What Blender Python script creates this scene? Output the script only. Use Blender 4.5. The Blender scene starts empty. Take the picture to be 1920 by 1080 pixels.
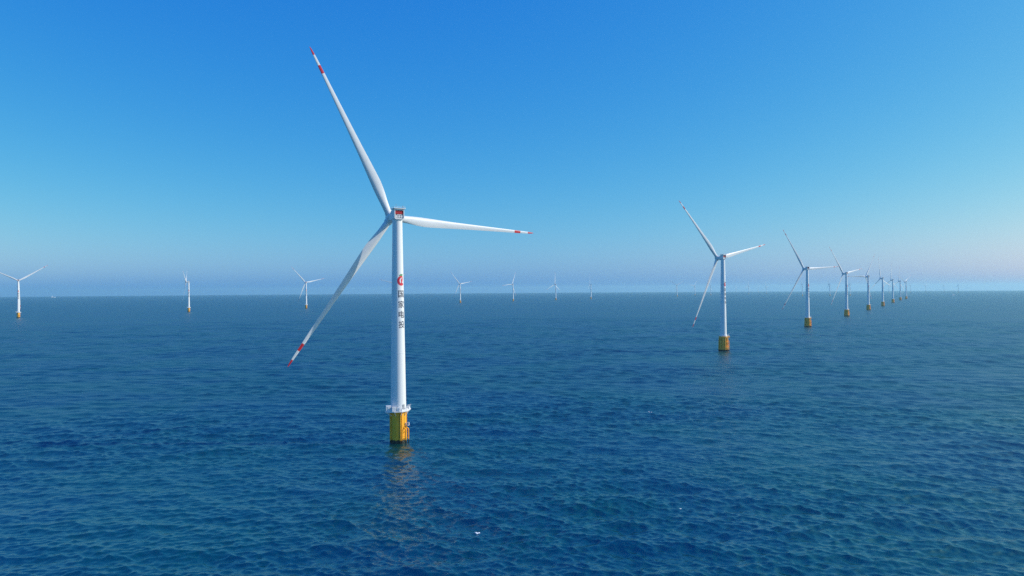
import bpy, bmesh, math, random
import numpy as np
from mathutils import Vector, Matrix

rad = math.radians
S = bpy.context.scene
COL = S.collection

# ------------------------------------------------------------------ camera
CAM_H = 73.0
FPX = 1300.0                       # focal length in pixels of a 1920-wide frame
PITCH = math.atan(3 / FPX)
ROLL = rad(0.36)
F = Vector((0, math.cos(PITCH), math.sin(PITCH)))
R0 = Vector((1, 0, 0))
U0 = Vector((0, -math.sin(PITCH), math.cos(PITCH)))
RT = R0 * math.cos(ROLL) - U0 * math.sin(ROLL)
UP = R0 * math.sin(ROLL) + U0 * math.cos(ROLL)
cd = bpy.data.cameras.new('camera')
cam = bpy.data.objects.new('camera', cd)
COL.objects.link(cam)
cam.matrix_world = Matrix(((RT.x, UP.x, -F.x, 0), (RT.y, UP.y, -F.y, 0), (RT.z, UP.z, -F.z, CAM_H), (0, 0, 0, 1)))
cd.sensor_width = 36.0
cd.lens = 36.0 * FPX / 1920.0
cd.clip_start = 0.5
cd.clip_end = 200000.0
S.camera = cam

# ------------------------------------------------------------------ sky and sun
SUN_AZ = rad(90.0)                # clockwise from straight ahead (+Y)
SUN_EL = rad(33.0)
W = bpy.data.worlds.new('World')
S.world = W
W.use_nodes = True
wt = W.node_tree
wt.nodes.clear()
wo = wt.nodes.new('ShaderNodeOutputWorld')
bg = wt.nodes.new('ShaderNodeBackground')
sky = wt.nodes.new('ShaderNodeTexSky')
sky.sky_type = 'NISHITA'
sky.sun_disc = False
sky.sun_elevation = SUN_EL
sky.sun_rotation = SUN_AZ
sky.altitude = 0
sky.air_density = 1.0
sky.dust_density = 1.0
sky.ozone_density = 4.0
# one tone curve per channel: the deep, saturated blue the drone camera gives this sky
sp = wt.nodes.new('ShaderNodeSeparateColor')
cb = wt.nodes.new('ShaderNodeCombineColor')
wt.links.new(sky.outputs[0], sp.inputs[0])
for ch, (g_, k_, top) in enumerate(((2.1, 0.081, 3.4), (1.0, 0.55, 4.2), (0.24, 2.44, 4.4))):
    pw = wt.nodes.new('ShaderNodeMath'); pw.operation = 'POWER'
    pw.inputs[1].default_value = g_
    ml = wt.nodes.new('ShaderNodeMath'); ml.operation = 'MULTIPLY'
    ml.inputs[1].default_value = k_
    mn = wt.nodes.new('ShaderNodeMath'); mn.operation = 'MINIMUM'
    mn.inputs[1].default_value = top
    wt.links.new(sp.outputs[ch], pw.inputs[0])
    wt.links.new(pw.outputs[0], ml.inputs[0])
    wt.links.new(ml.outputs[0], mn.inputs[0])
    wt.links.new(mn.outputs[0], cb.inputs[ch])
wt.links.new(cb.outputs[0], bg.inputs['Color'])
bg.inputs['Strength'].default_value = 0.15
wt.links.new(bg.outputs[0], wo.inputs['Surface'])

sd = bpy.data.lights.new('sun', 'SUN')
sd.energy = 2.9
sd.angle = rad(0.5)
sd.color = (1.0, 0.95, 0.87)
sun = bpy.data.objects.new('sun', sd)
COL.objects.link(sun)
sv = Vector((math.sin(SUN_AZ) * math.cos(SUN_EL), math.cos(SUN_AZ) * math.cos(SUN_EL), math.sin(SUN_EL)))
sun.rotation_euler = sv.to_track_quat('Z', 'Y').to_euler()

vs = S.view_settings
vs.view_transform = 'Standard'
vs.look = 'None'
vs.exposure = 0.5
vs.gamma = 1.0
vs.use_curve_mapping = False
S.cycles.use_denoising = False
S.cycles.volume_bounces = 2
S.cycles.max_bounces = 6

EARTH = 6371000.0
HAZE_DENSITY = 3.6e-5
SEA_R = 40000.0

# ------------------------------------------------------------------ materials
def mat(name, color, rough=0.5, **kw):
    m = bpy.data.materials.new(name)
    m.use_nodes = True
    b = m.node_tree.nodes['Principled BSDF']
    b.inputs['Base Color'].default_value = (*color, 1)
    b.inputs['Roughness'].default_value = rough
    for k, v in kw.items():
        b.inputs[k].default_value = v
    return m

def nodes(m):
    return m.node_tree.nodes, m.node_tree.links, m.node_tree.nodes['Principled BSDF']

def mixcol(n, l, fac, a, b, blend='MIX'):
    x = n.new('ShaderNodeMix')
    x.data_type = 'RGBA'
    x.blend_type = blend
    for sock, v in ((x.inputs[0], fac), (x.inputs[6], a), (x.inputs[7], b)):
        if hasattr(v, 'links'):
            l.new(v, sock)
        elif isinstance(v, (tuple, list)):
            sock.default_value = (*v, 1) if len(v) == 3 else v
        else:
            sock.default_value = v
    return x.outputs[2]

def math_(n, l, op, a, b=None, c=None, clamp=False):
    x = n.new('ShaderNodeMath')
    x.operation = op
    x.use_clamp = clamp
    for i, v in enumerate((a, b, c)):
        if v is None:
            continue
        if hasattr(v, 'links'):
            l.new(v, x.inputs[i])
        else:
            x.inputs[i].default_value = v
    return x.outputs[0]

def noise(n, l, vec, scale, detail=3, rough=0.55, dist=0.0):
    x = n.new('ShaderNodeTexNoise')
    x.inputs['Scale'].default_value = scale
    x.inputs['Detail'].default_value = detail
    x.inputs['Roughness'].default_value = rough
    x.inputs['Distortion'].default_value = dist
    if vec is not None:
        l.new(vec, x.inputs['Vector'])
    return x.outputs[0]

def maprange(n, l, v, a, b, c=0.0, d=1.0):
    x = n.new('ShaderNodeMapRange')
    x.interpolation_type = 'SMOOTHSTEP'
    l.new(v, x.inputs[0])
    for i, k in enumerate((a, b, c, d)):
        x.inputs[i + 1].default_value = k
    return x.outputs[0]

def mapping(n, l, vec, scale):
    x = n.new('ShaderNodeMapping')
    x.inputs['Scale'].default_value = scale
    l.new(vec, x.inputs['Vector'])
    return x.outputs[0]

def objcoord(n):
    return n.new('ShaderNodeTexCoord').outputs['Object']

# tower paint: white coating with faint rain streaks and can seams
m_tower = mat('tower_paint', (0.80, 0.80, 0.79), 0.42)
n, l, b = nodes(m_tower)
oc = objcoord(n)
st = noise(n, l, mapping(n, l, oc, (1.1, 1.1, 0.035)), 1.6, 4, 0.6)
sep = n.new('ShaderNodeSeparateXYZ'); l.new(oc, sep.inputs[0])
ring = math_(n, l, 'PINGPONG', sep.outputs[2], 1.45)
seam = maprange(n, l, ring, 0.0, 0.05, 1.0, 0.0)
c1 = mixcol(n, l, maprange(n, l, st, 0.45, 0.8, 0, 0.5), (0.81, 0.81, 0.80), (0.66, 0.65, 0.62))
c2 = mixcol(n, l, math_(n, l, 'MULTIPLY', seam, 0.10), c1, (0.45, 0.45, 0.44))
l.new(c2, b.inputs['Base Color'])

# blade paint: off white with red warning bands near the tip
BLADE_R = 86.8
m_blade = mat('blade_paint', (0.78, 0.78, 0.77), 0.38)
n, l, b = nodes(m_blade)
oc = objcoord(n)
sep = n.new('ShaderNodeSeparateXYZ'); l.new(oc, sep.inputs[0])
z = sep.outputs[2]
red = math_(n, l, 'GREATER_THAN', z, BLADE_R * 0.955)
r2 = math_(n, l, 'MULTIPLY', math_(n, l, 'GREATER_THAN', z, BLADE_R * 0.85), math_(n, l, 'LESS_THAN', z, BLADE_R * 0.896))
band = math_(n, l, 'ADD', red, r2, clamp=True)
st = noise(n, l, mapping(n, l, oc, (0.8, 0.8, 0.15)), 1.3, 4, 0.6)
base = mixcol(n, l, maprange(n, l, st, 0.45, 0.8, 0, 0.4), (0.78, 0.78, 0.77), (0.64, 0.63, 0.61))
l.new(mixcol(n, l, band, base, (0.62, 0.025, 0.035)), b.inputs['Base Color'])

m_nac = mat('nacelle_shell', (0.76, 0.77, 0.77), 0.45)
n, l, b = nodes(m_nac)
oc = objcoord(n)
l.new(mixcol(n, l, maprange(n, l, noise(n, l, oc, 0.9, 4, 0.6), 0.4, 0.75, 0, 0.5), (0.78, 0.78, 0.78), (0.6, 0.6, 0.59)), b.inputs['Base Color'])
m_red = mat('red_panel', (0.60, 0.03, 0.035), 0.5)
m_grey = mat('grey_metal', (0.30, 0.32, 0.34), 0.5)
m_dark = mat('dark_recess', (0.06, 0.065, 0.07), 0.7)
m_letter = mat('letter_paint', (0.045, 0.05, 0.075), 0.55)
m_green = mat('emblem_green', (0.05, 0.28, 0.09), 0.5)
m_emred = mat('emblem_red', (0.68, 0.02, 0.045), 0.5)
m_white = mat('platform_white', (0.72, 0.72, 0.73), 0.5)
n, l, b = nodes(m_white)
oc = objcoord(n)
l.new(mixcol(n, l, maprange(n, l, noise(n, l, oc, 1.6, 4, 0.65), 0.5, 0.72, 0, 0.6), (0.75, 0.75, 0.76), (0.48, 0.43, 0.39)), b.inputs['Base Color'])

def yellow(name, col, weed_top):
    m = mat(name, col, 0.5)
    n, l, b = nodes(m)
    oc = objcoord(n)
    sep = n.new('ShaderNodeSeparateXYZ'); l.new(oc, sep.inputs[0])
    st = noise(n, l, mapping(n, l, oc, (1.3, 1.3, 0.12)), 1.2, 4, 0.6)
    c = mixcol(n, l, maprange(n, l, st, 0.42, 0.75, 0, 0.75), col, (col[0] * 0.62, col[1] * 0.5, col[2] * 0.7))
    # dark marine growth with a ragged top edge
    jag = noise(n, l, mapping(n, l, oc, (1.6, 1.6, 0.25)), 1.3, 4, 0.7)
    h = math_(n, l, 'ADD', sep.outputs[2], math_(n, l, 'MULTIPLY', math_(n, l, 'SUBTRACT', jag, 0.5), -3.2))
    weed = maprange(n, l, h, weed_top - 0.3, weed_top + 0.25, 1.0, 0.0)
    c = mixcol(n, l, weed, c, (0.022, 0.025, 0.018))
    l.new(c, b.inputs['Base Color'])
    return m
m_yel = yellow('yellow_coating', (0.98, 0.47, 0.02), 1.7)
m_yel2 = yellow('yellow_jacket_coating', (0.97, 0.47, 0.05), 1.9)

# sea water
m_sea = mat('sea_water', (0.004, 0.05, 0.085), 0.30)
n, l, b = nodes(m_sea)
b.inputs['IOR'].default_value = 2.2
b.inputs['Specular Tint'].default_value = (0.5, 0.95, 1.0, 1)
pos = n.new('ShaderNodeNewGeometry').outputs['Position']
flat = mapping(n, l, pos, (1, 1, 0.0))
tint = noise(n, l, flat, 0.012, 3, 0.6)
l.new(mixcol(n, l, maprange(n, l, tint, 0.35, 0.65), (0.0002, 0.028, 0.050), (0.0004, 0.041, 0.034)), b.inputs['Base Color'])
gust = maprange(n, l, noise(n, l, mapping(n, l, pos, (0.0022, 0.005, 0)), 1.0, 3, 0.6), 0.3, 0.7, 0.55, 1.15)
def bump(prev, h, dist, strength=None):
    x = n.new('ShaderNodeBump')
    x.inputs['Distance'].default_value = dist
    x.inputs['Strength'].default_value = 1.0
    l.new(h, x.inputs['Height'])
    if strength is not None:
        l.new(strength, x.inputs['Strength'])
    if prev is not None:
        l.new(prev, x.inputs['Normal'])
    return x.outputs[0]
long = mapping(n, l, pos, (0.42, 1.0, 0.0))            # crests lie across the wind, so ripples are drawn out sideways
rot = n.new('ShaderNodeMapping')
rot.inputs['Rotation'].default_value = (0, 0, rad(14))
rot.inputs['Scale'].default_value = (0.45, 1.0, 0.0)
l.new(pos, rot.inputs['Vector'])
b0 = bump(None, noise(n, l, long, 0.055, 2, 0.5, 0.3), 0.5)
b1 = bump(b0, noise(n, l, rot.outputs[0], 0.30, 4, 0.62, 0.4), 0.22, gust)
b2 = bump(b1, noise(n, l, long, 0.95, 4, 0.65, 0.5), 0.11, gust)
l.new(b2, b.inputs['Normal'])
wr = n.new('ShaderNodeAttribute')
wr.attribute_name = 'wave_roughness'
l.new(wr.outputs['Fac'], b.inputs['Roughness'])

m_foam = mat('sea_foam', (0.85, 0.87, 0.88), 0.8)

# ------------------------------------------------------------------ helpers
def link(name, mesh, parent=None, mats=()):
    o = bpy.data.objects.new(name, mesh)
    COL.objects.link(o)
    for m in mats:
        mesh.materials.append(m)
    if parent:
        o.parent = parent
    return o

def bm_obj(name, bm, mats, parent=None, smooth=False):
    me = bpy.data.meshes.new(name)
    bmesh.ops.recalc_face_normals(bm, faces=bm.faces)
    bm.to_mesh(me)
    bm.free()
    if smooth:
        me.polygons.foreach_set('use_smooth', [True] * len(me.polygons))
        me.set_sharp_from_angle(angle=rad(40))
    return link(name, me, parent, mats if isinstance(mats, (list, tuple)) else [mats])

def add_rings(bm, rings, cap0=True, cap1=True, mi=0):
    vr = [[bm.verts.new(p) for p in r] for r in rings]
    k = len(vr[0])
    for a, b_ in zip(vr, vr[1:]):
        for i in range(k):
            f = bm.faces.new((a[i], a[(i + 1) % k], b_[(i + 1) % k], b_[i])); f.material_index = mi
    if cap0:
        f = bm.faces.new(vr[0][::-1]); f.material_index = mi
    if cap1:
        f = bm.faces.new(vr[-1]); f.material_index = mi

def add_lathe(bm, prof, seg=48, cx=0, cy=0, mi=0):
    rings = [[(cx + r * math.cos(2 * math.pi * i / seg), cy + r * math.sin(2 * math.pi * i / seg), zz) for i in range(seg)] for r, zz in prof]
    add_rings(bm, rings, mi=mi)

def add_tube(bm, p, q, r, seg=8, mi=0, r2=None):
    p = Vector(p); q = Vector(q)
    d = (q - p).normalized()
    a = d.orthogonal().normalized(); c = d.cross(a)
    rr = r if r2 is None else r2
    rings = [[pt + (a * math.cos(2 * math.pi * i / seg) + c * math.sin(2 * math.pi * i / seg)) * ra for i in range(seg)] for pt, ra in ((p, r), (q, rr))]
    add_rings(bm, rings, mi=mi)

def add_box(bm, c, s, rz=0.0, bev=0.0, mi=0):
    v = bmesh.ops.create_cube(bm, size=1.0, matrix=Matrix.Translation(c) @ Matrix.Rotation(rz, 4, 'Z') @ Matrix.Diagonal((s[0], s[1], s[2], 1)))['verts']
    fs = {f for x in v for f in x.link_faces}
    for f in fs:
        f.material_index = mi
    if bev > 0:
        es = list({e for x in v for e in x.link_edges})
        bmesh.ops.bevel(bm, geom=es, offset=bev, segments=2, affect='EDGES', profile=0.6)

def add_prism(bm, poly, z0, z1, mi=0):
    add_rings(bm, [[(x, y, z0) for x, y in poly], [(x, y, z1) for x, y in poly]], mi=mi)

# ------------------------------------------------------------------ the sea: one sheet following the earth's curve out past the horizon
rng = np.random.default_rng(11)
NW = 120
lam = np.exp(np.linspace(math.log(1.6), math.log(58.0), NW)) * rng.uniform(0.97, 1.03, NW)
WDIR = rad(78)                       # waves run mostly along the view, widely spread
wth = WDIR + rng.normal(0, 1, NW) * np.where(lam > 13, rad(26), rad(44))
kk = 2 * math.pi / lam
slope = 0.029 * np.exp(-(lam / 30.0) ** 2) * np.where(lam < 5, 1.55, np.where(lam < 9, 1.1, np.where(lam > 14, 1.15, 0.9)))
amp = slope / kk
ph = rng.uniform(0, 2 * math.pi, NW)
cx_, sy_ = np.cos(wth), np.sin(wth)

def waves(x, y, cell):
    dx = np.zeros_like(x); dy = np.zeros_like(x); dz = np.zeros_like(x)
    for i in range(NW):
        t = np.clip((lam[i] / cell - 2.2) / 2.5, 0, 1)
        on = t > 0
        if not on.any():
            continue
        t = t[on]; t = t * t * (3 - 2 * t)
        a = (x[on] * cx_[i] + y[on] * sy_[i]) * kk[i] + ph[i]
        s = np.sin(a) * amp[i] * t * 0.9
        dz[on] += np.cos(a) * amp[i] * t
        dx[on] -= s * cx_[i]; dy[on] -= s * sy_[i]
    # gusts: patches of livelier and calmer water
    g = 1 + 0.22 * np.sin(x * 0.021 + y * 0.013 + 1.3) * np.sin(y * 0.017 - x * 0.006 + 0.4) + 0.16 * np.sin(x * 0.009 - y * 0.034 + 2.1)
    return dx * g, dy * g, dz * g

def lost_roughness(cell):
    """Roughness standing for the slopes of all waves finer than the mesh at each vertex."""
    mss = np.full(cell.shape, 0.0001)
    for i in range(NW):
        t = np.clip((lam[i] / cell - 2.2) / 2.5, 0, 1)
        t = t * t * (3 - 2 * t)
        mss += 0.18 * slope[i] ** 2 / 2 * (1 - t * t)
    return np.sqrt(np.sqrt(2 * mss))

def sea_mesh():
    half = rad(52)
    dense = np.arange(-half, half, 0.0017)
    coarse = np.linspace(half, 2 * math.pi - half, 130)[:-1]
    ang = np.concatenate([dense, coarse])             # clockwise from +Y
    dth = np.concatenate([np.full(len(dense), 0.0017), np.full(len(coarse), coarse[1] - coarse[0])])
    rr = [20.0, 40.0, 60.0, 80.0]
    r = 100.0
    while r < 1800:
        rr.append(r); r *= 1.0020 if r < 480 else 1.0030
    while r < SEA_R:
        rr.append(r); r *= 1.012
    rr.append(SEA_R)
    rr = np.array(rr)
    dr = np.gradient(rr)
    RR, AA = np.meshgrid(rr, ang, indexing='ij')
    X = (RR * np.sin(AA)).ravel(); Y = (RR * np.cos(AA)).ravel()
    cell = np.maximum(RR * dth[None, :], dr[:, None]).ravel()
    dx, dy, dz = waves(X, Y, cell)
    Z = dz - (X * X + Y * Y) / (2 * EARTH)
    co = np.stack([X + dx, Y + dy, Z], 1)
    na, nr = len(ang), len(rr)
    co = np.vstack([co, [[0, 0, 0]]])
    ii = (np.arange(nr - 1)[:, None] * na)
    j = np.arange(na)[None, :]; j2 = (j + 1) % na
    quads = np.stack([ii + j, ii + na + j, ii + na + j2, ii + j2], -1).reshape(-1, 4)[:, ::-1]
    tris = np.stack([np.full(na, nr * na), j2[0], j[0]], -1)[:, ::-1]
    tris = tris[:, ::-1]
    loops = np.concatenate([quads.ravel(), tris.ravel()]).astype(np.int32)
    nq, nt = len(quads), len(tris)
    starts = np.concatenate([np.arange(nq) * 4, nq * 4 + np.arange(nt) * 3]).astype(np.int32)
    me = bpy.data.meshes.new('sea')
    me.vertices.add(len(co)); me.vertices.foreach_set('co', co.astype(np.float32).ravel())
    me.loops.add(len(loops)); me.loops.foreach_set('vertex_index', loops)
    me.polygons.add(nq + nt)
    me.polygons.foreach_set('loop_start', starts)
    me.polygons.foreach_set('use_smooth', np.ones(nq + nt, dtype=bool))
    me.update(calc_edges=True)
    at = me.attributes.new('wave_roughness', 'FLOAT', 'POINT')
    at.data.foreach_set('value', np.append(lost_roughness(cell), 0.2).astype(np.float32))
    if me.polygons[nq // 2].normal.z < 0:
        me.flip_normals()
    return me
sea = link('sea', sea_mesh(), None, [m_sea])
sea['kind'] = 'structure'

def sea_z(x, y):
    r = math.hypot(x, y)
    _, _, dz = waves(np.array([x]), np.array([y]), np.array([0.0020 * r]))
    return float(dz[0]) - r * r / (2 * EARTH)

# ------------------------------------------------------------------ haze
hb = bmesh.new()
zb = -SEA_R ** 2 / (2 * EARTH) - 3
zt = 215.0
add_box(hb, (0, 0, (zb + zt) / 2), (2 * SEA_R + 600, 2 * SEA_R + 600, zt - zb))
m_haze = bpy.data.materials.new('haze')
m_haze.use_nodes = True
m_haze.node_tree.nodes.clear()
ho = m_haze.node_tree.nodes.new('ShaderNodeOutputMaterial')
hv = m_haze.node_tree.nodes.new('ShaderNodeVolumePrincipled')
hv.inputs['Color'].default_value = (0.58, 0.92, 1.0, 1)
hv.inputs['Density'].default_value = HAZE_DENSITY
hv.inputs['Density Attribute'].default_value = ''
hv.inputs['Anisotropy'].default_value = 0.3
m_haze.node_tree.links.new(hv.outputs[0], ho.inputs['Volume'])
haze = bm_obj('haze', hb, m_haze)
haze['kind'] = 'stuff'
haze['label'] = 'thin pale sea haze whitening the horizon and the far turbines'

# ------------------------------------------------------------------ turbine part meshes (built once, then shared by copies)
HUB_H = 108.0
OVERHANG = 9.0
TILT = rad(5)
CONE = rad(3)
R_BOT, R_TOP = 3.72, 2.35
TOP_Z = 106.9

def tower_r(zz, z0):
    return R_BOT + (R_TOP - R_BOT) * (zz - 15.0) / (TOP_Z - 15.0)

def blade_bm():
    bm = bmesh.new()
    L = 85.0
    st = [1.6, 2.6, 4.0, 6.0, 8.5, 11.5, 14.5, 18, 22, 27, 33, 40, 47, 54, 61, 67, 72, 76, 79.5, 82, 83.7, 84.6, 85.0]
    def interp(t, tab):
        xs, ys = zip(*tab)
        return float(np.interp(t, xs, ys))
    chord = [(0, 3.5), (4, 3.5), (8, 3.9), (12, 4.7), (16, 5.15), (19, 5.1), (25, 4.55), (35, 3.65), (45, 3.0), (55, 2.45), (65, 1.95), (75, 1.45), (81, 1.1), (84, 0.65), (85, 0.18)]
    thick = [(0, 1.0), (4, 1.0), (8, 0.78), (12, 0.52), (16, 0.38), (22, 0.30), (35, 0.24), (55, 0.20), (85, 0.17)]
    twist = [(0, 18), (10, 17), (16, 14), (25, 9), (35, 6), (50, 3.2), (65, 1.5), (85, 0)]
    offs = [(0, 0.5), (4, 0.5), (10, 0.43), (17, 0.36), (30, 0.33), (85, 0.30)]      # share of the chord ahead of the pitch axis
    K = 28
    rings = []
    for s in st:
        c = interp(s, chord) * 0.94; tk = interp(s, thick); tw = rad(interp(s, twist) + 4.0); of = interp(s, offs)
        rnd = max(0.0, min(1.0, (13.0 - s) / 9.0))
        bend = 1.5 * (s / L) ** 2
        ring = []
        for i in range(K):
            u = 2 * math.pi * i / K
            xc = 0.5 - 0.5 * math.cos(u)                 # 0 leading edge .. 1 trailing edge
            yt = 5 * tk * (0.2969 * math.sqrt(max(xc, 0)) - 0.126 * xc - 0.3516 * xc ** 2 + 0.2843 * xc ** 3 - 0.1015 * xc ** 4)
            camber = 0.10 * xc * (1 - xc)
            ya = (yt if math.sin(u) < 0 else -yt) * (1.0 if math.sin(u) >= 0 else 0.75) + 0 - camber
            yc = -0.5 * tk * math.sin(u)
            yy = (rnd * yc + (1 - rnd) * ya) * c
            xx = (xc - of) * c
            # leading edge (-x) turned towards +y (upwind)
            ring.append((xx * math.cos(tw) + yy * math.sin(tw), -xx * math.sin(tw) + yy * math.cos(tw) + bend, s * BLADE_R / 85.0))
        rings.append(ring)
    add_rings(bm, rings)
    return bm

def hub_bm():
    bm = bmesh.new()
    seg = 40
    prof = [(1.2, -2.6), (2.3, -2.5), (2.55, -1.9), (2.6, -0.4), (2.5, 0.9), (2.1, 2.0), (1.4, 2.75), (0.6, 3.1), (0.08, 3.18)]
    rings = [[(r * math.cos(2 * math.pi * i / seg), y, r * math.sin(2 * math.pi * i / seg)) for i in range(seg)] for r, y in prof]
    add_rings(bm, rings)
    for k in range(3):
        a = 2 * math.pi * k / 3
        d = Vector((math.sin(a), 0, math.cos(a)))
        add_tube(bm, d * 1.2, d * 3.0, 2.02, 28, r2=1.9)
    return bm

def nacelle_bm():
    # local: +Y towards the rotor, origin on the yaw axis at hub height
    bm = bmesh.new()
    def sec(y, w, zb_, zt_, c=0.55):
        h = w / 2
        return [(-h + c, y, zb_), (h - c, y, zb_), (h, y, zb_ + c), (h, y, zt_ - c * 0.6), (h - c * 0.6, y, zt_), (-h + c * 0.6, y, zt_), (-h, y, zt_ - c * 0.6), (-h, y, zb_ + c)]
    # outer shell, open at the back, with a recess
    secs = [sec(-4.4, 4.9, -1.05, 3.9), sec(-2.0, 5.0, -1.15, 3.95), sec(1.5, 5.0, -1.3, 3.6), sec(3.0, 4.9, -2.0, 3.0, 0.9), sec(4.3, 4.6, -2.0, 2.6, 1.2), sec(6.5, 4.2, -1.7, 2.5, 1.2)]
    inner = sec(-4.4, 4.2, -0.7, 3.3, 0.3)
    inner2 = sec(-3.2, 4.1, -0.65, 3.25, 0.3)
    vr = [[bm.verts.new(p) for p in s] for s in [inner2, inner] + secs]
    for a, b_ in zip(vr, vr[1:]):
        for i in range(8):
            bm.faces.new((a[i], a[(i + 1) % 8], b_[(i + 1) % 8], b_[i]))
    bm.faces.new(vr[0][::-1]); bm.faces.new(vr[-1])
    # yaw collar below
    add_lathe(bm, [(2.42, -1.5), (2.5, -1.35), (2.48, -0.95)], 40)
    return bm

def wrap_on_tower(me, az, thick=0.0):
    """Lay a flat mesh (x across, y up, in metres) round the tower, facing azimuth az (from -Y towards +X)."""
    for v in me.vertices:
        x, y, zz = v.co
        rr_ = tower_r(y, 0) + 0.02 + zz
        t = az + x / tower_r(y, 0)
        v.co = (rr_ * math.sin(t), -rr_ * math.cos(t), y)

LETTER_AZ = rad(47)

def slice_bm(bm, step=0.3, w=3.0):
    x = -w
    while x < w:
        bmesh.ops.bisect_plane(bm, geom=bm.verts[:] + bm.edges[:] + bm.faces[:], plane_co=(x, 0, 0), plane_no=(1, 0, 0))
        x += step

def letter_mesh():
    whole = bmesh.new()
    for ch, zc in (('国', 71.3), ('家', 66.3), ('电', 61.5), ('投', 56.7)):
        cu = bpy.data.curves.new('lettering', 'FONT')
        cu.body = ch
        cu.size = 4.0
        cu.align_x = 'CENTER'
        cu.offset = 0.055
        cu.resolution_u = 3
        ob = bpy.data.objects.new('lettering_source', cu)
        COL.objects.link(ob)
        dg = bpy.context.evaluated_depsgraph_get()
        me = bpy.data.meshes.new_from_object(ob.evaluated_get(dg))
        bpy.data.objects.remove(ob)
        bpy.data.curves.remove(cu)
        co = np.array([v.co for v in me.vertices])
        mn, mx = co.min(0), co.max(0)
        s = 3.5 / max(mx[0] - mn[0], mx[1] - mn[1])
        for v in me.vertices:
            v.co = ((v.co.x - (mn[0] + mx[0]) / 2) * s, (v.co.y - (mn[1] + mx[1]) / 2) * s + zc, 0)
        whole.from_mesh(me)
        bpy.data.meshes.remove(me)
    bmesh.ops.triangulate(whole, faces=whole.faces)
    slice_bm(whole)
    me = bpy.data.meshes.new('lettering')
    whole.to_mesh(me); whole.free()
    wrap_on_tower(me, LETTER_AZ)
    return me

def emblem_mesh():
    bm = bmesh.new()
    zc = 77.8
    def fan(pts, mi, zz=0.0):
        f = bm.faces.new([bm.verts.new((x * 1.12, y * 1.28 + zc, zz)) for x, y in pts])
        f.material_index = mi
    def arc(cx, cy, r, a0, a1, k=18):
        return [(cx + r * math.cos(rad(a0 + (a1 - a0) * i / k)), cy + r * math.sin(rad(a0 + (a1 - a0) * i / k))) for i in range(k + 1)]
    # red crescent open to the lower right, with a red inner drop and a green sprout
    fan(arc(0, -0.2, 1.85, 62, 300) + arc(0.35, -0.15, 1.15, 290, 75), 0)
    fan(arc(0.75, -0.05, 0.95, 70, 250) + arc(1.25, 0.3, 0.85, 230, 95), 0, 0.004)
    fan(arc(0.55, -1.15, 0.75, 150, 330) + arc(0.8, -0.9, 0.62, 320, 165), 0, 0.006)
    fan(arc(0.1, 1.0, 1.35, 50, 140) + arc(-0.25, 0.95, 0.75, 135, 45), 1, 0.008)
    bmesh.ops.triangulate(bm, faces=bm.faces)
    slice_bm(bm)
    me = bpy.data.meshes.new('emblem')
    bm.to_mesh(me); bm.free()
    wrap_on_tower(me, LETTER_AZ)
    me.materials.append(m_emred); me.materials.append(m_green)
    return me

def tower_bm(z0, cone=None):
    bm = bmesh.new()
    prof = []
    if cone:
        prof += [(cone[0], cone[1]), (cone[0], cone[1] + 0.5), (tower_r(z0, 0) * 1.0, z0)]
    for i in range(13):
        zz = z0 + 0.02 + (TOP_Z - z0 - 0.02) * i / 12
        prof.append((tower_r(zz, 0), zz))
    for zz in (z0 + (TOP_Z - z0) * 0.3, z0 + (TOP_Z - z0) * 0.63):   # flanges
        r = tower_r(zz, 0)
        prof += [(r + 0.01, zz - 0.16), (r + 0.05, zz - 0.15), (r + 0.05, zz + 0.15), (r - 0.0, zz + 0.16)]
    prof.sort(key=lambda p: p[1])
    add_lathe(bm, prof, 64)
    return bm

def az_pt(r, az, zz):               # az from -Y (towards the camera) to +X
    return Vector((r * math.sin(az), -r * math.cos(az), zz))

def railing_bm(poly, zz, h=1.25, post=1.5, t=0.06):
    bm = bmesh.new()
    k = len(poly)
    for i in range(k):
        a = Vector((*poly[i], zz)); c = Vector((*poly[(i + 1) % k], zz))
        nseg = max(1, round((c - a).length / post))
        for j in range(nseg):
            p = a.lerp(c, j / nseg)
            add_tube(bm, p, p + Vector((0, 0, h)), t, 6)
        for f in (1.0, 0.66, 0.33):
            add_tube(bm, a + Vector((0, 0, h * f)), c + Vector((0, 0, h * f)), t * 0.8, 6)
        d = (c - a); ln = d.length
        add_box(bm, (a + c) / 2 + Vector((0, 0, 0.42)), (ln, 0.03, 0.8), math.atan2(d.y, d.x))
    return bm

# ------------------------------------------------------------------ a turbine on a single pile
def thing(name, label, cat, group=None):
    o = bpy.data.objects.new(name, None)
    o.empty_display_size = 5
    COL.objects.link(o)
    o['label'] = label; o['category'] = cat
    if group:
        o['group'] = group
    return o

GROUP = 'wind turbines standing in the sea'
blade_me = None
PARTS = {}

def rotor_matrix(psi):
    return Matrix.Rotation(psi, 4, 'Z')

def pose(root, psi, al, dz=0.0):
    """Turn the nacelle, hub and three blades of a turbine."""
    yaw = Matrix.Rotation(psi, 4, 'Z')
    tilt = Matrix.Rotation(TILT, 4, 'X')
    base = Matrix.Translation((0, 0, HUB_H + dz)) @ yaw
    hubm = base @ tilt @ Matrix.Translation((0, OVERHANG, 0))
    k = 0
    for ch in root.children:
        kind = ch.name.split('.')[0]
        if kind == 'nacelle':
            ch.matrix_local = base
        elif kind == 'hub':
            ch.matrix_local = hubm @ Matrix.Rotation(al, 4, 'Y')
        elif kind == 'blade':
            ch.matrix_local = hubm @ Matrix.Rotation(al + k * 2 * math.pi / 3, 4, 'Y') @ Matrix.Rotation(-CONE, 4, 'X')
            k += 1

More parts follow.
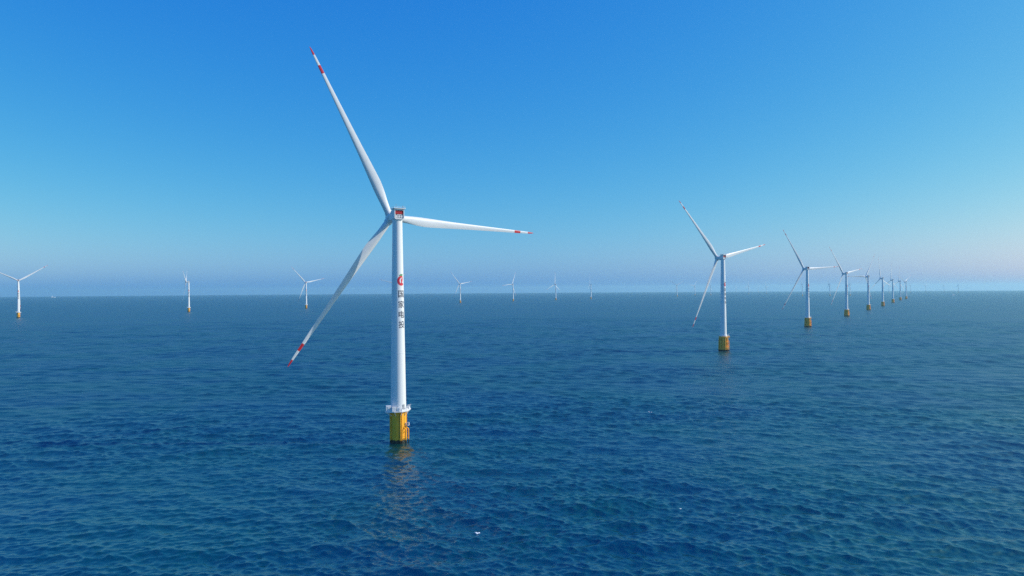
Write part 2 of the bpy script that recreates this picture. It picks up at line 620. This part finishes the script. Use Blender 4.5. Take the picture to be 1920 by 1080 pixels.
def add_rotor(root):
    nac = bm_obj('nacelle', nacelle_bm(), m_nac, root, True)
    # red louvred cooler at the back of the nacelle, with grey slats
    bm = bmesh.new()
    add_box(bm, (0, -3.75, 2.3), (3.8, 0.5, 1.6))
    for i in range(5):
        add_box(bm, (0, -4.05, 1.62 + i * 0.34), (3.7, 0.1, 0.10))
    bm_obj('cooler_panel', bm, m_red, nac)
    # clutter below: fans, pipes and ducts
    bm = bmesh.new()
    for x in (-1.25, 0.0, 1.25):
        add_tube(bm, (x, -3.3, 0.35), (x, -4.1, 0.35), 0.5, 18)
        add_tube(bm, (x, -4.1, 0.35), (x, -4.16, 0.35), 0.16, 10)
    add_box(bm, (0.3, -3.7, 1.15), (2.6, 0.5, 0.3))
    add_tube(bm, (-1.8, -3.8, -0.55), (-1.8, -3.8, 1.3), 0.12, 8)
    add_tube(bm, (1.8, -3.8, -0.55), (1.8, -3.8, 1.3), 0.12, 8)
    add_box(bm, (0, -3.8, -0.42), (3.6, 0.4, 0.3))
    bm_obj('cooling_fans', bm, m_white, nac)
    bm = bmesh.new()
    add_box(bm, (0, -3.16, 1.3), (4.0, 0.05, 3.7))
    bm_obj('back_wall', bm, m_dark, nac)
    # roof deck overhanging the back, with low rails and sensors
    bm = bmesh.new()
    add_box(bm, (0, -2.0, 4.16), (5.9, 6.2, 0.42), bev=0.08)
    for x in (-2.8, 2.8):
        for y in (-4.9, -3, -1, 0.9):
            add_tube(bm, (x, y, 4.35), (x, y, 4.95), 0.05, 6)
        add_tube(bm, (x, -4.9, 4.95), (x, 0.9, 4.95), 0.05, 6)
    add_tube(bm, (-2.8, -4.9, 4.95), (2.8, -4.9, 4.95), 0.05, 6)
    bm_obj('roof_deck', bm, m_nac, nac)
    bm = bmesh.new()
    add_tube(bm, (-1.6, -4.2, 4.37), (-1.6, -4.2, 6.0), 0.05, 6)
    add_tube(bm, (-2.0, -4.2, 5.9), (-1.2, -4.2, 5.9), 0.04, 6)
    bm_obj('weather_mast', bm, m_grey, nac)
    bm = bmesh.new()
    add_tube(bm, (1.8, -4.2, 4.37), (1.8, -4.2, 5.3), 0.12, 8)
    add_tube(bm, (1.8, -4.2, 5.2), (1.8, -4.2, 5.55), 0.2, 10, r2=0.14)
    bm_obj('warning_light', bm, m_grey, nac)
    for o in [nac] + list(nac.children):       # the machine house sits well forward on the tower
        for v in o.data.vertices:
            v.co.y += 1.5 * min(1.0, max(0.0, (2.5 - v.co.y) / 4.5))
    bm_obj('hub', hub_bm(), m_nac, root, True)
    global blade_me
    if blade_me is None:
        b0_ = bm_obj('blade', blade_bm(), m_blade, root, True)
        blade_me = b0_.data
    else:
        link('blade', blade_me, root)
    link('blade', blade_me, root); link('blade', blade_me, root)

def mark_tower(tw):
    if 'letter' not in PARTS:
        PARTS['letter'] = letter_mesh()
        PARTS['letter'].materials.append(m_letter)
        PARTS['emblem'] = emblem_mesh()
    link('lettering', PARTS['letter'], tw)
    link('emblem', PARTS['emblem'], tw)

def make_pile_turbine(label):
    root = thing('wind_turbine', label, 'wind turbine', GROUP)
    DECK = 15.1
    # foundation
    bm = bmesh.new()
    prof = [(3.72, -6), (3.72, 0), (3.72, 3.2), (3.82, 3.25), (3.82, 3.5), (3.72, 3.55), (3.72, 8.2), (3.80, 8.25), (3.80, 8.45), (3.72, 8.5), (3.72, DECK - 0.7), (4.3, DECK - 0.05), (4.3, DECK)]
    add_lathe(bm, prof, 56)
    found = bm_obj('foundation', bm, m_yel, root, True)
    bm = bmesh.new()                 # cable tubes down the outside
    for a in (-72, -55, 23, 32, 120, 200):
        add_tube(bm, az_pt(4.05, rad(a), -5), az_pt(4.05, rad(a), DECK - 0.9), 0.22, 10)
        for zz in (3, 8):
            add_box(bm, az_pt(3.9, rad(a), zz), (0.5, 0.5, 0.18), rad(a))
    bm_obj('cable_tube', bm, m_yel, found, True)
    bm = bmesh.new()                 # boat landing: two fender tubes with struts
    for a in (52, 80):
        add_tube(bm, az_pt(5.0, rad(a), -5), az_pt(5.0, rad(a), 6.6), 0.26, 10)
        add_tube(bm, az_pt(5.0, rad(a), 6.6), az_pt(3.7, rad(a), 7.6), 0.26, 10)
        for zz in (-1, 2.4, 5.4):
            add_tube(bm, az_pt(3.6, rad(a), zz), az_pt(5.0, rad(a), zz), 0.15, 8)
    bm_obj('boat_landing', bm, m_yel, found, True)
    bm = bmesh.new()
    for a in (64, 70):
        add_tube(bm, az_pt(4.5, rad(a), -3), az_pt(4.5, rad(a), DECK + 0.9), 0.06, 6)
    for i in range(48):
        zz = -2.5 + i * 0.34
        add_tube(bm, az_pt(4.5, rad(64), zz), az_pt(4.5, rad(70), zz), 0.035, 6)
    bm_obj('ladder', bm, m_yel, found)
    bm = bmesh.new()                 # small rest platform halfway up the ladder
    add_box(bm, az_pt(4.7, rad(74), 8.4), (1.6, 1.6, 0.1), rad(74))
    for dx in (-0.75, 0.75):
        for dy in (-0.75, 0.75):
            p = az_pt(4.7, rad(74), 8.45) + Vector((dx, dy, 0))
            add_tube(bm, p, p + Vector((0, 0, 1.2)), 0.06, 6)
    for s in (-0.75, 0.75):
        p = az_pt(4.7, rad(74), 9.6)
        add_tube(bm, p + Vector((-0.75, s, 0)), p + Vector((0.75, s, 0)), 0.06, 6)
        add_tube(bm, p + Vector((s, -0.75, 0)), p + Vector((s, 0.75, 0)), 0.06, 6)
        add_box(bm, p + Vector((s, 0, -0.5)), (0.04, 1.5, 0.7))
    bm_obj('rest_platform', bm, m_white, found)
    # work platform
    poly = [(-5.5, -5.4), (-1.0, -5.7), (2.5, -4.6), (4.4, -2.2), (5.2, 1.0), (5.3, 4.8), (1.5, 5.6), (-3.0, 4.6), (-5.2, 1.0)]
    bm = bmesh.new()
    add_prism(bm, poly, DECK + 0.004, DECK + 0.42)
    inner = [(x * 0.93, y * 0.93) for x, y in poly]
    for i in range(len(inner)):      # brackets under the deck
        x, y = inner[i]
        d = math.hypot(x, y)
        add_tube(bm, (x, y, DECK - 0.05), (x / d * 3.8, y / d * 3.8, DECK - 2.0), 0.14, 6)
    plat = bm_obj('platform', bm, m_white, root)
    bm_obj('railing', railing_bm(inner, DECK + 0.42, 1.5, 1.1, 0.07), m_white, plat)
    bm = bmesh.new()                 # white equipment cabinets on the near corner
    add_box(bm, (-4.0, -4.2, DECK + 1.8), (2.5, 1.6, 2.7), rad(16), 0.06)
    add_box(bm, (-3.78, -5.0, DECK + 1.7), (1.0, 0.10, 2.1), rad(16))
    bm_obj('equipment_cabinet', bm, m_white, plat)
    bm = bmesh.new()
    add_box(bm, (-1.35, -4.85, DECK + 1.55), (1.9, 1.2, 2.2), rad(18), 0.06)
    add_box(bm, (0.7, -4.6, DECK + 1.3), (1.3, 0.9, 1.7), rad(8), 0.06)
    bm_obj('equipment_cabinet', bm, m_white, plat)
    bm = bmesh.new()
    add_tube(bm, (4.6, 0.4, DECK + 0.4), (4.6, 0.4, DECK + 2.8), 0.2, 10)
    add_tube(bm, (4.6, 0.4, DECK + 2.7), (6.0, -0.4, DECK + 3.1), 0.13, 8)
    add_box(bm, (4.6, 0.4, DECK + 1.4), (0.8, 0.7, 1.1))
    bm_obj('davit_crane', bm, m_white, plat)
    # tower
    tw = bm_obj('tower', tower_bm(DECK + 0.42), m_tower, root, True)
    bm = bmesh.new()
    # curved steel door standing slightly proud of the shell
    ang0 = rad(50)
    r_ = tower_r(16, 0) + 0.03
    hw = 0.62 / r_ * 1.0
    outer = [[az_pt(r_ + 0.05, ang0 + hw * (-1 + 2 * i / 6), zz) for i in range(7)] for zz in (DECK + 0.9, DECK + 3.4)]
    lo, hi = outer
    vs_lo = [bm.verts.new(p) for p in lo]; vs_hi = [bm.verts.new(p) for p in hi]
    in_lo = [bm.verts.new(az_pt(r_ - 0.15, ang0 + hw * (-1 + 2 * i / 6), DECK + 0.9)) for i in range(7)]
    in_hi = [bm.verts.new(az_pt(r_ - 0.15, ang0 + hw * (-1 + 2 * i / 6), DECK + 3.4)) for i in range(7)]
    for i in range(6):
        bm.faces.new((vs_lo[i], vs_lo[i + 1], vs_hi[i + 1], vs_hi[i]))
        bm.faces.new((vs_hi[i], vs_hi[i + 1], in_hi[i + 1], in_hi[i]))
        bm.faces.new((vs_lo[i + 1], vs_lo[i], in_lo[i], in_lo[i + 1]))
    bm.faces.new((vs_lo[0], vs_hi[0], in_hi[0], in_lo[0])); bm.faces.new((vs_hi[6], vs_lo[6], in_lo[6], in_hi[6]))
    bm_obj('door', bm, m_grey, tw)
    mark_tower(tw)
    add_rotor(root)
    return root

# ------------------------------------------------------------------ a turbine on a wide yellow base with a white cone
def make_wide_turbine(label):
    root = thing('wind_turbine', label, 'wind turbine', GROUP)
    TOPF = 16.0
    bm = bmesh.new()
    add_lathe(bm, [(5.0, -6), (5.0, 0), (4.4, TOPF - 0.9), (4.9, TOPF - 0.8), (4.9, TOPF)], 48)
    for i in range(12):
        a = 2 * math.pi * i / 12 + 0.15
        add_tube(bm, az_pt(5.6, a, -6), az_pt(4.9, a, TOPF - 0.8), 0.55, 10)
    for zz, r in ((4.5, 5.5), (10.5, 5.2)):
        add_lathe(bm, [(r, zz), (r + 0.35, zz + 0.05), (r + 0.35, zz + 0.45), (r, zz + 0.5)], 48)
    found = bm_obj('foundation', bm, m_yel2, root, True)
    bm = bmesh.new()
    for a in (62, 84):
        add_tube(bm, az_pt(6.8, rad(a), -5), az_pt(6.5, rad(a), 12), 0.26, 8)
        for zz in (1, 5, 9, 11.6):
            add_tube(bm, az_pt(5.2, rad(a), zz), az_pt(6.7, rad(a), zz), 0.16, 8)
    for i in range(30):
        zz = -2 + i * 0.48
        add_tube(bm, az_pt(6.7, rad(70), zz), az_pt(6.7, rad(76), zz), 0.05, 6)
    bm_obj('boat_landing', bm, m_yel2, found)
    k = 14
    poly = [(5.5 * math.cos(2 * math.pi * i / k), 5.5 * math.sin(2 * math.pi * i / k)) for i in range(k)]
    poly[0] = (7.0, -1.0); poly[13] = (6.4, -3.2)
    bm = bmesh.new()
    add_prism(bm, poly, TOPF + 0.004, TOPF + 0.35)
    plat = bm_obj('platform', bm, m_yel2, root)
    bm_obj('railing', railing_bm([(x * 0.96, y * 0.96) for x, y in poly], TOPF + 0.35, 1.2, 1.6, 0.06), m_yel2, plat)
    bm = bmesh.new()
    add_box(bm, (5.3, -1.4, TOPF + 1.4), (1.7, 1.4, 2.1), 0.2, 0.05)
    add_tube(bm, (5.9, 0.2, TOPF + 0.35), (5.9, 0.2, TOPF + 3.8), 0.2, 8)
    add_tube(bm, (5.9, 0.2, TOPF + 3.7), (7.6, -0.8, TOPF + 4.4), 0.14, 8)
    bm_obj('davit_crane', bm, m_white, plat)
    tw = bm_obj('tower', tower_bm(20.0, (4.7, TOPF + 0.35)), m_tower, root, True)
    mark_tower(tw)
    add_rotor(root)
    return root

def copy_tree(o, parent=None, depth=9):
    c = o.copy()
    COL.objects.link(c)
    c.parent = parent
    if depth > 0:
        for ch in list(o.children):
            copy_tree(ch, c, depth - 1)
    return c

# x, y (m), yaw and blade angle (deg), kind, label
TURBINES = [
 (-55.0, 333.7, 30, 93, 'pile', 'largest and nearest turbine, dark Chinese characters and red emblem clearly readable on its white tower'),
 (246.1, 808.4, 28, 78, 'wide', 'second largest turbine, on a wide yellow base, at the near end of the receding row'),
 (551.4, 1294.3, 18, 87, 'wide', 'second turbine of the receding row, blade reaching right across to the next one'),
 (852.0, 1766.7, 30, 81, 'wide', 'third turbine of the receding row, just right of the one with the long level blade'),
 (1156.7, 2251.3, 25, 30, 'wide', 'fourth turbine of the receding row, one blade pointing level to the left'),
 (1449.8, 2712.1, 30, 110, 'wide', 'fifth turbine of the receding row, small with a dull orange base'),
 (1826.5, 3325.8, 30, 0, 'wide', 'third turbine from the far end of the receding row, one blade straight up'),
 (2214.7, 3955.1, 30, 5, 'wide', 'last but one turbine at the far end of the receding row'),
 (2482.8, 4367.8, 30, 60, 'wide', 'farthest turbine ending the receding row, blades in a V'),
 (-1450.8, 2037.3, 33, 57, 'pile', 'leftmost turbine, blades in a wide V cut by the picture edge'),
 (-1171.6, 2512.2, 110, 56, 'pile', 'turbine seen edge on, one blade hanging down beside its tower, right of the leftmost'),
 (-862.4, 2904.0, 36, 78, 'pile', 'small white turbine left of the largest turbine, beyond its down-pointing blade'),
 (-609.4, 3633.3, 24, 45, 'pile', 'far turbine hidden behind the largest tower, only a pale blade showing'),
 (-295.0, 3943.6, 33, 81, 'pile', 'first small turbine right of the largest tower, below its level blade'),
 (6.7, 4451.3, 48, 24, 'pile', 'small turbine at the picture centre, second right of the largest tower'),
 (300.7, 4770.5, 45, 3, 'pile', 'small turbine with one blade up and two drooping, third right of the largest tower'),
 (590.6, 5188.8, 80, 5, 'pile', 'thin edge on turbine standing alone, fourth right of the largest tower'),
 (1562.3, 6560.8, 15, 62, 'far', 'tiny hazy turbine left of the second largest one, farthest left of that hazy pair'),
 (2104.7, 7977.3, 40, 40, 'far', 'tiny faint turbine just left of the low blade of the second largest turbine'),
 (2234.8, 7800.0, 33, 20, 'far', 'tiny faint turbine between the low blade and tower of the second largest turbine'),
 (5335.9, 16517.8, 30, 75, 'far', 'barely visible turbine on the horizon, first one right of the second largest tower'),
 (3092.1, 9058.1, 35, 10, 'far', 'tiny hazy turbine on the horizon, tallest between the two nearest wide based towers'),
 (5543.5, 15600.2, 30, 50, 'far', 'barely visible turbine between two hazy ones right of the second largest tower'),
 (3815.7, 10400.1, 33, 100, 'far', 'tiny hazy turbine on the horizon, left of the low blade of the third largest'),
 (2672.4, 6381.9, 70, 0, 'far', 'thin hazy tower just left of the third largest turbine tower'),
 (2925.7, 6381.9, 75, 3, 'far', 'thin hazy turbine midway between second and third towers of the receding row'),
 (3112.3, 6381.9, 70, 8, 'far', 'thin hazy turbine just right of the third tower of the receding row'),
 (5451.4, 10028.7, 33, 70, 'far', 'faint turbine low on the horizon between fifth and sixth towers of the receding row'),
 (6205.8, 10800.1, 30, 15, 'far', 'ghostly turbine in haze, first one right of the receding row'),
 (6983.9, 11700.1, 30, 55, 'far', 'ghostly turbine in haze, second one right of the receding row'),
 (6998.3, 11232.1, 30, 95, 'far', 'ghostly turbine in haze, third one right of the receding row'),
 (6234.2, 9682.8, 65, 0, 'far', 'ghostly turbine in haze, rightmost of all'),
]
first = {}
for x, y, psi, al, kind, label in TURBINES:
    if kind == 'pile':
        t = first.get('pile')
        t = make_pile_turbine(label) if t is None else copy_tree(t)
        first.setdefault('pile', t)
        dz = 0.0
    elif kind == 'wide':
        t = first.get('wide')
        t = make_wide_turbine(label) if t is None else copy_tree(t)
        first.setdefault('wide', t)
        dz = 0.0
    else:                            # too far off for anything below the main parts to show
        t = copy_tree(first['pile'], None, 1)
        dz = 0.0
    t['label'] = label
    t.location = (x, y, -(x * x + y * y) / (2 * EARTH))
    pose(t, rad(psi), rad(al), dz)

# ------------------------------------------------------------------ whitecaps
def px_to_sea(px, py):
    d = F + RT * ((px - 960) / FPX) + UP * ((540 - py) / FPX)
    t = CAM_H / -d.z
    return d.x * t, d.y * t

CAPS = [(895, 998, 1.7, 'brightest small patch of white foam on the near water, below the largest turbine'),
        (1219, 773, 2.2, 'small white breaking crest between the two nearest turbines'),
        (1275, 955, 0.8, 'tiny speck of white foam on the near water, centre right')]
for ci, (px, py, ln, label) in enumerate(CAPS):
    rnd = random.Random(ci)
    x, y = px_to_sea(px, py)
    rx = np.array([1.0, 0.0])
    bm = bmesh.new()
    K = 9
    for blob in range(5):
        bx = (rnd.random() - 0.5) * ln * 0.8; by = (rnd.random() - 0.5) * ln * 0.5 + bx * 0.25
        rr_ = ln * rnd.uniform(0.10, 0.22)
        pts = []
        for i in range(K):
            a = 2 * math.pi * i / K
            q = rr_ * rnd.uniform(0.6, 1.2)
            pts.append((bx + q * 1.5 * math.cos(a), by + q * 0.9 * math.sin(a)))
        top = [bm.verts.new((p[0], p[1], sea_z(x + p[0], y + p[1]) + 0.05)) for p in pts]
        low = [bm.verts.new((p[0] * 1.02, p[1] * 1.02, sea_z(x + p[0], y + p[1]) - 0.2)) for p in pts]
        cc = bm.verts.new((bx, by, sea_z(x + bx, y + by) + 0.16))
        for i in range(K):
            bm.faces.new((top[i], top[(i + 1) % K], cc))
            bm.faces.new((low[i], low[(i + 1) % K], top[(i + 1) % K], top[i]))
    o = bm_obj('whitecap', bm, m_foam)
    o.location = (x, y, 0)
    o['label'] = label; o['category'] = 'foam'; o['group'] = 'whitecaps on the sea'

# ------------------------------------------------------------------ far vessels
def make_ship(label, length):
    root = thing('ship', label, 'ship')
    bm = bmesh.new()
    w = length * 0.17
    h = length * 0.10
    secs = []
    for t, ww, lift in ((0, 0.75, 0), (0.1, 1, 0), (0.7, 1, 0), (0.88, 0.6, 0.25), (1.0, 0.06, 0.55)):
        x = (t - 0.5) * length
        secs.append([(x, -w / 2 * ww * 0.8, -h * 0.4), (x, w / 2 * ww * 0.8, -h * 0.4), (x, w / 2 * ww, h * (1 + lift)), (x, -w / 2 * ww, h * (1 + lift))])
    add_rings(bm, secs)
    bm_obj('hull', bm, m_white, root)
    bm = bmesh.new()
    add_box(bm, (-length * 0.28, 0, h * 1.9), (length * 0.22, w * 0.8, h * 1.8), 0, 0.1)
    add_box(bm, (-length * 0.26, 0, h * 3.2), (length * 0.13, w * 0.7, h * 0.8), 0, 0.1)
    bm_obj('deckhouse', bm, m_white, root)
    bm = bmesh.new()
    add_tube(bm, (-length * 0.26, 0, h * 3.6), (-length * 0.26, 0, h * 5.2), length * 0.006, 6)
    add_tube(bm, (length * 0.15, 0, h), (length * 0.15, 0, h * 4), length * 0.01, 6)
    bm_obj('mast', bm, m_grey, root)
    return root
for px, dist, ln, rzd, label in ((1787.5, 7600, 30, 20, 'tiny white vessel low on the sea under the hazy rightmost turbines'),
                                 (100, 15500, 70, 40, 'pale ship on the horizon just right of the leftmost turbine')):
    d = F + RT * ((px - 960) / FPX)
    hd = math.hypot(d.x, d.y)
    x, y = d.x / hd * dist, d.y / hd * dist
    sh = make_ship(label, ln)
    sh.location = (x, y, -dist * dist / (2 * EARTH))
    sh.rotation_euler = (0, 0, rad(rzd))
